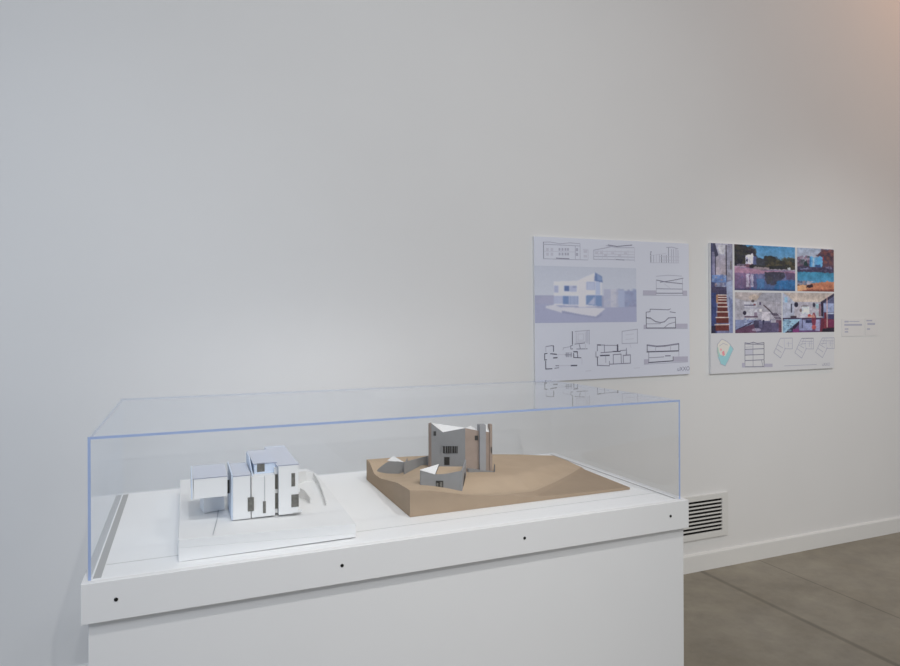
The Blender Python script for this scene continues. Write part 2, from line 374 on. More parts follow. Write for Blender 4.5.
m.add([(*r0, H(r0, 431.0)), (*r1, H(r1, 432.0)), (*(r1-rn*.03), H(r1-rn*.03, 424.4)), (*(r0-rn*.03), H(r0-rn*.03, 424.8))], [(0, 1, 2, 3)])
m.build('folded_roof', M['roof_white'], bmod)
# grey pilaster (chimney) and right edge strip on the tan wall
def on_wall(px, base, d, nrm, off):          # plan point on a wall line at column px
    tt = np.linspace(-.5, 1.5, 2001); Q = base+np.outer(tt, d)
    u = 450+F*(Q[:, 0]*C-Q[:, 1]*S)/(Q[:, 0]*S+Q[:, 1]*C)
    i = np.argmin(abs(u-px)); return Q[i]+nrm*off
def wpanel(m, px0, px1, py0, py1, base, d, nrm, off=.0015, th=.0012, gnd=None):
    a = on_wall(px0, base, d, nrm, off); b_ = on_wall(px1, base, d, nrm, off)
    za, zb2 = H(a, py0), H(b_, py0); ya, yb = (gnd, gnd) if gnd else (H(a, py1), H(b_, py1))
    m.slab([(*a, ya), (*b_, yb), (*b_, zb2), (*a, za)], th)
def wlen(b0, d): return b0-d*.5, d
m = MB(); a = on_wall(478.4, Cc, rd, rn, .012); b_ = on_wall(484.5, Cc, rd, rn, .012); zc = H((a+b_)/2, 425.0)
m.prism([tuple(a), tuple(b_), tuple(b_-rn*.03), tuple(a-rn*.03)], TG, zc); m.build('chimney', M['grey_light'], bmod)
m = MB(); a = on_wall(489.2, Cc, rd, rn, .004); b_ = on_wall(491.4, Cc, rd, rn, .004)
m.prism([tuple(a), tuple(b_), tuple(b_-rn*.02), tuple(a-rn*.02)], TG, [H(a, 424.6)]*4); m.build('corner_strip', M['tan_card'], bmod)
m = MB(); a = on_wall(466.5, Cc, rd, rn, .016); b_ = on_wall(492.5, Cc, rd, rn, .016); c_ = on_wall(494.6, Cc, rd, rn, .0)
zq = gz(*a)
m.prism([tuple(a), tuple(b_), tuple(b_-rn*.02), tuple(a-rn*.02)], TG-.02, [H(a, 469.0), H(b_, 472.0), H(b_, 472), H(a, 469.)])
m.prism([tuple(b_), tuple(c_), tuple(c_-rn*.01), tuple(b_-rn*.01)], TG-.02, [H(b_, 471.5), H(c_, 464.5), H(c_, 464.5), H(b_, 471.5)])
m.build('plinth_course', M['grey_card'], bmod)
# windows and door of the tower
def tw(name, px0, px1, py0, py1, mt, right=False, off=.0015):
    m = MB(); wpanel(m, px0, px1, py0, py1, Cc, rd if right else fd, rn if right else fn, off); return m.build(name, M[mt], bmod)
tw('window', 433.2, 435.8, 431.3, 435.7, 'window_soft')
wn = tw('window', 442.8, 457.2, 445.9, 453.2, 'window_black')
m = MB()
for px in (444.9, 447.2, 449.5, 451.6, 454.3, 455.9): wpanel(m, px-.18, px+.18, 446.2, 453.4, Cc, fd, fn, .0032, .001)
wpanel(m, 440.6, 457.8, 445.4, 446.1, Cc, fd, fn, .0032, .001); wpanel(m, 440.4, 441.0, 446, 454, Cc, fd, fn, .003, .001)
m.build('window_bars', M['grey_card'], wn)
tw('door', 443.9, 449.2, 457.0, 465.0, 'window_black'); tw('window', 474.3, 477.4, 435.6, 440.2, 'window_soft', True)
tw('window', 490.0, 490.9, 447, 453, 'window_soft', True, .006)
# linking wall, then the low mound house with its white roof
def G(px, py, z=.977): return np.array(onZ(px, py, z)[:2])
a = G(404, 467); b_ = G(427, 464); c_ = np.array([Lc[0]+.03, Lc[1]-.035])
m = MB(); m.wall([(*a, .95, H(a, 462.2)), (*b_, .95, H(b_, 456.2))], .006)
e_ = G(441, 467.5)
m.wall([(*b_, .95, H(b_, 456.0)), (*e_, .95, H(e_, 457.5))], .006)
m.build('linking_wall', M['grey_card'], bmod)
a = G(376.2, 473, .945); b_ = G(405.5, 473.6, .947)
n_ = 13; run = []
for k in range(n_):
    t = k/(n_-1); p = a+(b_-a)*t; px = 375.7+29.8*t
    py = np.interp(px, [375.7, 378, 381, 385, 389, 397, 405.5], [471.8, 468.6, 466.2, 463.2, 461.2, 461.4, 462.4]); run.append((*p, .92, H(p, py)))
m = MB(); m.wall(run, .004)
bk = b_+np.array([.03, .07]); m.wall([(*b_, .95, run[-1][3]), (*bk, .95, run[-1][3]-.002)], .004)
bl = a+np.array([.05, .085]); m.wall([(*a, .95, run[0][3]), (*bl, .95, run[0][3]+.006)], .004)
m.build('mound_house_wall', M['grey_card'], bmod)
p1 = a+(b_-a)*.40; p3 = p1+(b_-p1)*.52+np.array([.01, .075])
m = MB(); m.slab([(*(p1-.002), H(p1, 460.0)), (*(b_), H(b_, 462.9)), (*p3, H(p3, 456.0))], .002); m.build('mound_house_roof', M['roof_white'], bmod)
# front court: a walled yard with a white corner roof
fl = G(420.6, 488.2, .966); fr = G(461.6, 491.2, .952); br_ = on_depth(465.6, 2.21); blc = on_depth(440, 2.22)
pxs = np.linspace(420.6, 461.6, 15); run = []
for px in pxs:
    t = (px-420.6)/41.; p = fl+(fr-fl)*t
    py = np.interp(px, [420.6, 427, 434, 438, 444, 449, 455, 461.6], [469.8, 471.6, 474, 474.3, 474.2, 473.4, 472.2, 470.8]); run.append((*p, .93, H(p, py)))
m = MB(); m.wall(run, .004); m.build('court_front_wall', M['grey_card'], bmod)
m = MB(); m.wall([(*fr, .93, H(fr, 470.8)), (*((fr+br_)/2), .93, H((fr+br_)/2, 466.5)), (*br_, .93, H(br_, 459.8))], .004); m.build('court_side_wall', M['grey_light'], bmod)
m = MB(); m.wall([(*fl, .93, H(fl, 469.8)), (*blc, .93, H(blc, 464.5))], .004); m.build('court_side_wall', M['grey_card'], bmod)
m = MB(); fd2 = dirn(fl, fr); fn2 = np.array([fd2[1], -fd2[0]]); fn2 = fn2 if np.dot(fn2, -fl) > 0 else -fn2
wpanel(m, 435.2, 442.5, 480.8, 489.5, fl, fd2, fn2, .0030); dr = m.build('door', M['window_black'], bmod)
m = MB(); wpanel(m, 435.9, 437.6, 483, 489.2, fl, fd2, fn2, .0042); wpanel(m, 439.3, 441.6, 482, 489.2, fl, fd2, fn2, .0042); m.build('door_panel', M['dark_open'], dr)
pk = on_depth(438.9, 2.15); pe = fl+(fr-fl)*((435-420.6)/41.)
m = MB(); m.slab([(*(fl-fd2*.002+fn2*.003), H(fl, 469.4)), (*(pe+fn2*.003), H(pe, 473.8)), (*pk, H(pk, 464.0))], .002); m.build('court_roof', M['roof_white'], bmod)
yf = [fl+(fr-fl)*.36-fn2*.003, fr-fn2*.003, br_, pk]
m = MB(); m.add([(*p, z) for p, z in zip(yf, (H(yf[0], 475.2), H(fr, 473.6), H(br_, 466.5), H(pk, 466.5)))], [(0, 1, 2, 3)]); m.build('court_floor', M['brown_top'], bmod)
m = MB(); sd = dirn(fr, br_); sn = np.array([sd[1], -sd[0]]); sn = sn if sn[0] > 0 else -sn
a = fr+sd*.035+sn*.003; b_ = fr+sd*.10+sn*.003
m.slab([(*a, .945), (*b_, .95), (*b_, .985), (*((a+b_)/2+sd*.01), .995), (*(a+sd*.012), .985), (*a, .965)], .001); m.build('arch', M['window_black'], bmod)

# ------------------------------------------------------------------ photographs painted cell by cell
class Paint:
    def __init__(s, box, w, h):
        s.b = box; s.w, s.h = w, h; s.im = np.zeros((h, w, 3))
        x0, y0, x1, y1 = box
        s.X, s.Y = np.meshgrid(x0+(np.arange(w)+.5)/w*(x1-x0), y0+(np.arange(h)+.5)/h*(y1-y0))
    def put(s, mk, c, a=1.):
        mk = mk.astype(float)[..., None]*a; s.im = s.im*(1-mk)+np.asarray(c, float)*mk; return s
    def grad(s, x0, y0, x1, y1, c0, c1, horiz=False):
        mk = (s.X >= x0)&(s.X < x1)&(s.Y >= y0)&(s.Y < y1)
        t = np.clip(((s.X-x0)/(x1-x0)) if horiz else ((s.Y-y0)/(y1-y0)), 0, 1)[..., None]
        s.im = np.where(mk[..., None], np.asarray(c0, float)*(1-t)+np.asarray(c1, float)*t, s.im); return s
    def rect(s, x0, y0, x1, y1, c, a=1.): return s.put((s.X >= x0)&(s.X < x1)&(s.Y >= y0)&(s.Y < y1), c, a)
    def ell(s, cx, cy, rx, ry, c, a=1.): return s.put(((s.X-cx)/rx)**2+((s.Y-cy)/ry)**2 < 1, c, a)
    def poly(s, pts, c, a=1.):
        mk = np.zeros(s.X.shape, bool); n = len(pts)
        for i in range(n):
            (xa, ya), (xb, yb) = pts[i], pts[(i+1) % n]
            if ya == yb: continue
            cr = ((ya > s.Y) != (yb > s.Y)) & (s.X < (xb-xa)*(s.Y-ya)/(yb-ya)+xa); mk ^= cr
        return s.put(mk, c, a)
    def line(s, x0, y0, x1, y1, w, c, a=1.):
        d = np.array([x1-x0, y1-y0], float); L = np.hypot(*d); t = np.clip(((s.X-x0)*d[0]+(s.Y-y0)*d[1])/L**2, 0, 1)
        return s.put(np.hypot(s.X-x0-t*d[0], s.Y-y0-t*d[1]) < w/2, c, a)
    def blobs(s, n, box, r, cols, a=.6):
        for _ in range(n):
            c = cols[rng.integers(len(cols))]; k = rng.uniform(.5, 1.3)
            s.ell(rng.uniform(box[0], box[2]), rng.uniform(box[1], box[3]), r*k, r*k*.8, c, a)
        return s
    def grain(s, amt):
        if amt >= 6:                            # break the flat shapes up: wobble the edges, mottle the tone
            def soft(k):
                n = rng.normal(0, 1, s.X.shape)
                for _ in range(k): n = (n+np.roll(n, 1, 0)+np.roll(n, -1, 0)+np.roll(n, 1, 1)+np.roll(n, -1, 1))/5
                return n/n.std()
            dw = .75 if amt < 7 else .0
            iy, ix = np.mgrid[:s.h, :s.w]
            s.im = s.im[np.clip(iy+(soft(7)*dw).round().astype(int), 0, s.h-1), np.clip(ix+(soft(7)*dw).round().astype(int), 0, s.w-1)]
            s.im = s.im*(1+soft(5)*.03+soft(40)*.04)[..., None]
        s.im = s.im+rng.normal(0, amt, s.im.shape[:2])[..., None]; return s
    def blur(s, k):
        g = s.im.mean(2, keepdims=True); s.im = g+(s.im-g)*.86
        for _ in range(k):
            p = np.pad(s.im, ((1, 1), (1, 1), (0, 0)), 'edge'); s.im = (p[1:-1, 1:-1]*2+p[:-2, 1:-1]+p[2:, 1:-1]+p[1:-1, :-2]+p[1:-1, 2:])/6
        return s

m = bpy.data.materials.new('printed_photograph'); m.use_nodes = True
at_ = m.node_tree.nodes.new('ShaderNodeAttribute'); at_.attribute_name = 'print'
m.node_tree.links.new(at_.outputs['Color'], m.node_tree.nodes['Principled BSDF'].inputs['Base Color'])
m.node_tree.nodes['Principled BSDF'].inputs['Roughness'].default_value = .45
m.node_tree.nodes['Principled BSDF'].inputs['Specular IOR Level'].default_value = .2
M['photo'] = m

class Board:
    """a print mounted on the wall; px() turns photo coordinates into the board's own plane"""
    def __init__(s, x0, x1, z0, z1, quad): s.r = (x0, x1, z0, z1); s.q = quad; s.y = WALL_Y-.014
    def px(s, px, py):
        X = onY(px, 300, WALL_Y)[0]
        (ax, at, ab), (bx, bt, bb) = s.q; t = (px-ax)/(bx-ax); top = at+(bt-at)*t; bot = ab+(bb-ab)*t
        v = (py-top)/(bot-top); x0, x1, z0, z1 = s.r
        Xa, Xb = onY(ax, 300, WALL_Y)[0], onY(bx, 300, WALL_Y)[0]
        return x0+(X-Xa)/(Xb-Xa)*(x1-x0), z1-v*(z1-z0)
    def photo(s, name, quad, P, parent, label=None):
        # quad: photo-frame corners tl tr br bl
        (tlx, tlz), (trx, trz), (brx, brz), (blx, blz) = [s.px(*q) for q in quad]
        x0, x1 = (tlx+blx)/2, (trx+brx)/2; z1, z0 = (tlz+trz)/2, (blz+brz)/2
        w, h = P.w, P.h; y = s.y-.0006
        gx, gzz = np.meshgrid(np.linspace(x0, x1, w+1), np.linspace(z1, z0, h+1))
        v = np.stack([gx.ravel(), np.full(gx.size, y), gzz.ravel()], 1)
        i = (np.arange(h)[:, None]*(w+1)+np.arange(w)[None]).ravel()
        f = np.stack([i, i+w+1, i+w+2, i+1], 1)
        o = link_mesh(name, v.tolist(), f.tolist(), M['photo'], parent)
        col = np.clip(lin(np.clip(P.im, 0, 255))/.58, .003, .9).reshape(-1, 3)
        att = o.data.color_attributes.new('print', 'FLOAT_COLOR', 'CORNER')
        att.data.foreach_set('color', np.repeat(np.concatenate([col, np.ones((len(col), 1))], 1), 4, axis=0).ravel().astype(np.float32))
        if label: o['label'] = label
        return o
    def ink(s, name, lines, parent, mats=('ink_dark', 'ink_mid', 'ink_light', 'ink_faint', 'ink_earth')):
        # lines: (tone, width, [points...]) ; width 0 = filled polygon
        m = MB(); k = [0]
        for tone, w, pts in lines:
            Q = np.array([s.px(*p) for p in pts]); y = s.y-.0006-.0000015*len(m.f)
            if w == 0:
                m.add([(q[0], y, q[1]) for q in Q], [tuple(range(len(Q)))], tone); continue
            ww = w*1.25*WALL_Y/F/.80
            for p, q in zip(Q[:-1], Q[1:]):
                d = q-p; L = np.hypot(*d)
                if L < 1e-6: continue
                d = d/L; n = np.array([-d[1], d[0]])*ww/2; e = d*ww*.3
                m.add([(p-e-n)[[0, 0, 1]], (q+e-n)[[0, 0, 1]], (q+e+n)[[0, 0, 1]], (p-e+n)[[0, 0, 1]]], [(0, 1, 2, 3)], tone)
                for r in range(4):
                    vv = list(m.v[-4+r]); vv[1] = y; m.v[-4+r] = tuple(vv)
        return link_mesh(name, m.v, m.f, [M[x] for x in mats], parent, m.mi)
    def words(s, text, px, py, hpx, parent, tone='ink_mid', name='lettering'):
        cu = bpy.data.curves.new('text', 'FONT'); cu.body = text; cu.align_x = 'LEFT'; cu.align_y = 'BOTTOM'
        x, z = s.px(px, py); cu.size = hpx*WALL_Y/F/.78*1.38
        tmp = bpy.data.objects.new('tmp', cu); COL.objects.link(tmp)
        dg = bpy.context.evaluated_depsgraph_get(); me = bpy.data.meshes.new_from_object(tmp.evaluated_get(dg))
        bpy.data.objects.remove(tmp); bpy.data.curves.remove(cu)
        me.materials.clear(); me.materials.append(M[tone])
        for v in me.vertices: v.co = (x+v.co.x, s.y-.0008, z+v.co.y)
        o = bpy.data.objects.new(name, me); COL.objects.link(o); o.parent = parent; o.location = -np.array(parent.location)
        return o

def R(x0, y0, x1, y1): return [(x0, y0), (x1, y0), (x1, y1), (x0, y1), (x0, y0)]

# ---- board A: drawings and one rendering
A = Board(1.717, 2.774, 1.1885, 1.966, ((534, 237.5, 380), (689, 243, 376)))
ba = thing('wall_poster', 'wall poster with architectural drawings around one pale blue house rendering', 'poster', (2.2455, WALL_Y, 1.1885), 'project posters on the wall')
MB().box((1.717, WALL_Y-.0138, 1.1885), (2.774, WALL_Y-.0004, 1.966)).build('panel', M['board_edge'], ba)
MB().box((1.7175, A.y, 1.189), (2.7735, A.y+.0003, 1.9655)).build('printed_sheet', M['sheet_a'], ba)
# rendering (coordinates from the enlarged crop 525..645 x 262..327, 7.5 per pixel)
P = Paint((70, 38, 835, 455), 210, 116)
P.grad(0, 0, 900, 300, (160, 167, 180), (172, 178, 190)).grad(0, 255, 900, 460, (134, 138, 164), (132, 137, 166))
P.poly([(70, 305), (130, 262), (200, 262), (205, 312), (120, 318)], (140, 142, 168)); P.poly([(70, 320), (205, 312), (380, 330), (560, 345), (835, 340), (835, 460), (70, 460)], (136, 141, 170))
P.grad(690, 215, 835, 335, (126, 140, 172), (116, 120, 154)); P.blobs(60, (690, 205, 835, 330), 16, [(120, 136, 170), (132, 142, 172), (108, 114, 150)], .4)
P.rect(575, 205, 690, 345, (150, 155, 178)); P.rect(630, 205, 675, 340, (168, 170, 184)); P.rect(690, 210, 740, 340, (140, 152, 182))
P.blobs(25, (575, 215, 690, 345), 14, [(150, 154, 172), (168, 168, 178), (140, 146, 168)], .35)
P.poly([(205, 150), (380, 142), (440, 110), (512, 80), (560, 110), (562, 335), (205, 325)], (188, 189, 198))
P.poly([(380, 140), (512, 100), (512, 335), (385, 335)], (190, 189, 196))
P.poly([(512, 78), (566, 108), (568, 152), (505, 142)], (76, 100, 148)); P.poly([(525, 90), (560, 112), (562, 140), (530, 135)], (104, 128, 168))
P.rect(208, 180, 238, 232, (142, 150, 180)); P.rect(280, 182, 318, 222, (62, 88, 140)); P.rect(322, 182, 372, 225, (150, 158, 184)); P.rect(345, 180, 372, 196, (122, 132, 166))
P.rect(205, 258, 270, 316, (152, 160, 186)); P.rect(270, 256, 312, 318, (84, 112, 160)); P.rect(312, 256, 386, 322, (116, 134, 172))
for x in range(318, 386, 13): P.rect(x, 258, x+4, 322, (172, 178, 196))
P.rect(445, 148, 512, 212, (140, 152, 184)); P.rect(452, 158, 505, 206, (156, 166, 192)); P.rect(516, 150, 552, 245, (150, 164, 194))
P.poly([(443, 252), (560, 250), (560, 335), (443, 322)], (90, 118, 164)); P.poly([(455, 318), (505, 262), (508, 322)], (150, 158, 186)); P.rect(510, 252, 516, 335, (150, 160, 188))
P.rect(440, 212, 512, 250, (190, 189, 194)); P.rect(386, 150, 442, 340, (188, 187, 194))
P.poly([(145, 332), (205, 322), (262, 345), (262, 382), (145, 345)], (180, 181, 190)); P.poly([(262, 340), (520, 345), (590, 350), (515, 412), (400, 395), (262, 366)], (184, 184, 192))
P.poly([(262, 366), (400, 395), (515, 412), (560, 385), (565, 400), (520, 424), (262, 384)], (120, 126, 158))
P.im = 165+.8*(P.im-165)+np.array([2, 2, 6]); P.grain(2).blur(3)
A.photo('rendering_print', [(534.2, 267), (636, 267.6), (636, 321.6), (534.2, 323.0)], P, ba)

L = []
def seg(t, w, *p): L.append((t, w, list(p)))
# elevations along the top
seg(2, .5, (543.3, 243.2), (550, 243), (560, 244.6), (570, 243.6), (580, 244.4)); seg(1, .55, (543.4, 243), (543.4, 259.4)); seg(2, .55, (543.4, 245.2), (580, 246.6))
seg(2, .5, (543.4, 259.4), (587.5, 260.4)); seg(1, .6, (556, 258.7), (569, 259.3)); seg(2, .5, (575.2, 246.5), (575.2, 259.8)); seg(2, .4, (580, 244.4), (580, 260)); seg(3, .5, (583, 250), (588, 250.4), (588, 260.4))
for y in (248.8, 253.4):
    for x in (558.5, 561.5, 564.5, 567): L.append((2, 0, R(x, y, x+1.8, y+2.6)[:4]))
    for x in (546, 550.5): L.append((3, 0, R(x, y, x+2.6, y+3)[:4]))
    L.append((2, 0, R(575.8, y, 578, y+3)[:4])); L.append((3, 0, R(583.5, y+2, 587, y+4.5)[:4]))
seg(3, .4, (544, 252), (575, 252.6)); A.ink('elevation_drawing', L, ba); L = []
seg(2, .6, (593.4, 250.6), (606, 248.2), (612, 246.8)); seg(1, .7, (608, 245.3), (617, 246.7), (632, 245.2)); seg(2, .45, (606, 246), (618, 248), (634, 247.8)); seg(2, .5, (593.6, 250.6), (593.6, 260))
for y in (251.5, 254.2, 256.7, 259.6): seg(2 if y > 255 else 3, .5, (593.6, y), (634.5, y+.6))
seg(1, .6, (616, 259.8), (624, 260.2)); seg(3, .5, (634.6, 247.8), (634.6, 262.2))
for x in (598, 602.5, 607, 615, 621, 628): seg(3, .4, (x, 250.5), (x, 260))
for x, y in ((595, 252.2), (600, 252.2), (604, 254.8), (611, 252.5), (618, 254.8), (624, 252.6)): L.append((3, 0, R(x, y, x+3, y+1.8)[:4]))
A.ink('elevation_drawing', L, ba); L = []
for x, y0_, t in ((650.8, 251.5, 0), (653.6, 255, 2), (656.4, 255, 3), (659.4, 254, 2), (661.6, 255, 0), (664, 255.4, 2), (666.2, 255, 1), (668.6, 247, 1), (671.5, 249, 2), (673.6, 249, 2), (676, 248, 2), (678, 250, 2)): seg(t, .5, (x, y0_), (x, 262.6))
seg(2, .5, (666.4, 247.2), (672, 246.8), (678.2, 248.4)); seg(3, .4, (650.5, 255.6), (666, 253.2)); seg(3, .5, (650, 262.7), (679, 262.9)); seg(2, .5, (651.6, 251.4), (650.2, 254.4))
for y in (256.5, 260): seg(3, .5, (660, y), (679, y+.2))
A.ink('elevation_drawing', L, ba); L = []
# sections down the right side
L.append((4, 0, [(642.6, 290.6), (656, 290.8), (656, 295.6), (642.6, 295.4)])); L.append((4, 0, [(682.2, 291), (686.8, 291), (686.8, 296), (682.2, 296)]))
seg(2, .45, (656, 276.4), (668, 275.3), (681.6, 276.2)); seg(1, .7, (656, 280.2), (666, 282.2), (682.5, 284)); seg(1, .6, (660, 282.4), (672, 280.6), (683, 278.3)); seg(2, .45, (656, 280), (656, 293.4)); seg(2, .45, (682.2, 279), (682.2, 293.4))
seg(1, .5, (656, 289), (682, 289.4)); seg(1, .7, (655.8, 293.5), (682.6, 293.6)); seg(2, .5, (642.6, 295.4), (686.8, 296)); seg(3, .4, (664, 284), (670, 288.6)); seg(3, .4, (676, 279), (676, 284))
for x in range(644, 656, 2): seg(2, .3, (x, 291), (x+1.5, 295.2))
A.ink('section_drawing', L, ba); L = []
L.append((4, 0, [(643, 325.2), (646, 325.2), (646, 329), (643, 329)])); L.append((4, 0, [(675, 324.6), (687, 324.6), (687, 329), (675, 329)]))
seg(1, .6, (645.6, 312.6), (649.5, 312.2), (649.6, 309.6), (660, 310), (668, 310.4), (670, 309.4)); seg(1, .6, (669.4, 312.4), (675, 313.4)); seg(0, .6, (645.6, 312.6), (645.6, 328.4)); seg(0, .8, (645.6, 318.2), (650, 318.6))
seg(1, .8, (650, 318.8), (655, 322.2), (660, 323.2), (664, 322.4), (668, 318.6), (674.8, 318.2)); seg(1, .5, (664, 328), (668, 324.8), (674.8, 322.8)); seg(0, .5, (674.9, 318), (674.9, 328.4)); seg(0, .7, (645.6, 328.6), (675, 328.8)); seg(1, .4, (646, 324.4), (660, 324.4)); seg(2, .5, (643, 329.2), (687, 329.6))
A.ink('section_drawing', L, ba); L = []
L.append((4, 0, [(643, 360), (647.8, 360), (647.8, 364.8), (643, 364.8)])); L.append((4, 0, [(672.4, 358), (687, 358), (687, 363.2), (672.4, 363.2)]))
seg(1, 1.2, (646.2, 345.8), (656, 347.2), (664, 346.9), (678, 345)); seg(0, .6, (646.3, 345.6), (646.3, 352.6)); seg(0, .9, (646, 352.6), (678, 352.2)); seg(0, .6, (678, 345), (678, 352)); seg(2, .5, (654.8, 347), (654.8, 352.4)); seg(2, .5, (669.8, 346.5), (669.8, 352))
seg(1, .5, (647.8, 353), (647.8, 363.4)); seg(2, .5, (678, 352), (678, 358)); seg(1, .5, (648, 358.6), (663, 358)); seg(1, .9, (664.5, 357), (669.5, 357)); seg(0, .8, (647.6, 363.4), (672, 362.2)); seg(0, .6, (672.2, 358), (672.2, 362.2)); seg(2, .5, (643, 365), (687, 363.6))
A.ink('section_drawing', L, ba); L = []
# plans (crop 535..645 x 322..382, 8.18 per pixel)
def q(x, y): return (535+x/8.18, 322+y/8.18)
def pl_(t, w, *p): L.append((t, w, [q(*a) for a in p]))
pl_(1, .6, (80, 192), (130, 185), (142, 190)); pl_(0, .7, (143, 186), (143, 232)); pl_(2, .5, (80, 192), (80, 235)); pl_(0, .7, (90, 247), (70, 250), (70, 300), (86, 298)); pl_(0, .7, (78, 310), (78, 372), (130, 371)); pl_(1, .6, (150, 368), (185, 364))
pl_(0, .8, (118, 250), (168, 256)); pl_(0, .9, (142, 284), (172, 283)); pl_(3, .5, (172, 258), (240, 258)); pl_(3, .5, (170, 348), (290, 348)); pl_(0, 1.0, (286, 349), (333, 349)); pl_(1, .7, (160, 347), (185, 348))
pl_(2, .5, (220, 222), (224, 205), (280, 196)); pl_(0, .7, (298, 74), (298, 178)); pl_(2, .6, (320, 74), (440, 66)); pl_(2, .7, (436, 66), (436, 178)); pl_(3, .6, (330, 84), (330, 160), (405, 158), (405, 84)); pl_(1, .6, (318, 176), (400, 168)); pl_(3, .5, (345, 95), (390, 95), (390, 145), (345, 145), (345, 95)); pl_(2, .4, (415, 75), (415, 170)); pl_(2, .4, (424, 72), (424, 172))
pl_(1, .6, (284, 215), (284, 190), (300, 186)); pl_(1, .6, (300, 214), (284, 215)); pl_(1, .6, (332, 216), (420, 216)); pl_(1, .6, (355, 180), (362, 215)); pl_(3, .6, (405, 180), (405, 215))
for x in (246, 254, 264, 278, 290): pl_(1, .5, (x, 244), (x, 278))
pl_(1, .5, (236, 262), (292, 262)); pl_(0, .9, (308, 238), (338, 238)); pl_(0, .7, (338, 236), (338, 256)); pl_(0, .7, (308, 250), (308, 286)); pl_(0, .6, (308, 284), (368, 288)); pl_(0, .6, (340, 262), (340, 284))
pl_(3, .5, (404, 396), (450, 394)); pl_(3, .5, (375, 290), (375, 340)); A.ink('floor_plan', L, ba); L = []
pl_(0, .9, (502, 186), (530, 187)); pl_(1, .7, (502, 186), (502, 235)); pl_(1, .6, (530, 187), (560, 188)); pl_(1, .6, (560, 186), (560, 245)); pl_(1, .5, (560, 190), (668, 192)); pl_(0, 1.3, (668, 188), (668, 242)); pl_(0, .8, (630, 242), (690, 242)); pl_(1, .6, (690, 236), (740, 232)); pl_(1, .5, (740, 215), (742, 270))
pl_(1, .7, (530, 250), (630, 244)); pl_(0, 1.0, (526, 273), (600, 272)); pl_(1, .6, (490, 240), (490, 284), (510, 284)); pl_(0, .7, (502, 284), (502, 355)); pl_(1, .7, (502, 352), (600, 358)); pl_(1, .5, (600, 358), (600, 320)); pl_(2, .6, (570, 278), (570, 330))
pl_(1, .7, (630, 268), (696, 264)); pl_(1, .6, (632, 268), (632, 340)); pl_(1, .6, (696, 264), (698, 340)); pl_(1, .7, (600, 345), (772, 340)); pl_(1, .8, (712, 276), (770, 272)); pl_(1, .7, (772, 272), (772, 340)); pl_(1, .6, (714, 276), (714, 340)); pl_(1, .5, (736, 270), (742, 230))
pl_(2, .6, (705, 176), (706, 78), (832, 62), (832, 176), (705, 178)); pl_(3, .5, (735, 108), (800, 100)); pl_(3, .5, (735, 145), (800, 140)); pl_(3, .5, (800, 382), (850, 380)); pl_(3, .5, (770, 182), (778, 212))
A.ink('floor_plan', L, ba); L = []
A.words('uXXO', 676.2, 373.8, 4.2, ba, 'ink_mid')

ba.location.x += .007; ba.location.z -= .0035; ba.rotation_euler.y = math.radians(-.4)      # hangs a touch out of level
# ---- board B: five photographs above small drawings
Bq = ((710, 244, 374.5), (834, 248.3, 368))
B = Board(2.937, 4.017, 1.1885, 1.985, Bq)
bb = thing('wall_poster', 'wall poster with five colour photographs above a row of small plans', 'poster', (3.477, WALL_Y, 1.1885), 'project posters on the wall')
MB().box((2.937, WALL_Y-.0138, 1.1885), (4.017, WALL_Y-.0004, 1.985)).build('panel', M['board_edge'], bb)
MB().box((2.9375, B.y, 1.189), (4.0165, B.y+.0003, 1.9845)).build('printed_sheet', M['sheet_b'], bb)
# staircase (crop 706..796 x 240..336, 6.94 per pixel)
P = Paint((30, 30, 188, 650), 66, 260)
P.grad(30, 30, 190, 660, (120, 118, 142), (96, 98, 132)).grad(30, 30, 62, 660, (72, 74, 104), (48, 52, 92), False)
P.poly([(62, 30), (155, 30), (140, 110), (85, 110)], (150, 150, 168)); P.poly([(78, 40), (135, 40), (128, 105), (95, 105)], (170, 170, 180))
P.rect(62, 110, 145, 250, (140, 138, 158)); P.grad(62, 110, 145, 245, (146, 142, 160), (150, 140, 150)); P.rect(40, 90, 62, 260, (112, 110, 140)); P.rect(62, 110, 67, 320, (44, 44, 62)); P.rect(95, 120, 98, 250, (120, 120, 146))
P.rect(138, 40, 146, 300, (52, 48, 56)); P.rect(148, 40, 182, 280, (132, 132, 152)); P.rect(172, 150, 180, 210, (104, 100, 96)); P.poly([(60, 30), (85, 110), (62, 130), (45, 30)], (62, 62, 84))
P.rect(36, 250, 142, 300, (92, 118, 168)); P.blobs(30, (36, 250, 142, 340), 10, [(104, 128, 176), (72, 92, 144), (140, 150, 176), (150, 120, 120)], .5)
P.poly([(140, 300), (188, 280), (188, 650), (162, 650)], (132, 142, 170)); P.poly([(160, 400), (188, 420), (188, 650), (164, 650)], (106, 116, 156))
P.rect(36, 330, 142, 386, (62, 58, 84)); P.poly([(30, 370), (66, 370), (70, 660), (30, 660)], (52, 62, 108))
for y, x0, x1 in ((386, 80, 140), (402, 78, 142), (420, 78, 142), (440, 77, 144), (468, 76, 148), (502, 72, 152), (540, 66, 156), (592, 58, 160)):
    hgt = 14 if y < 440 else 26 if y < 500 else 36; P.rect(x0, y, x1, y+hgt+6, (92, 46, 44)); P.rect(x0-4, y-3, x1+4, y+4, (186, 172, 166))
P.rect(66, 386, 80, 440, (150, 110, 84)); P.rect(30, 600, 60, 650, (40, 40, 62)); P.grain(7).blur(1)
B.photo('photograph', [(710.5, 244.4), (732.3, 244.9), (732.5, 333.6), (710.8, 333.9)], P, bb, 'narrow upright photograph of a dark red staircase')
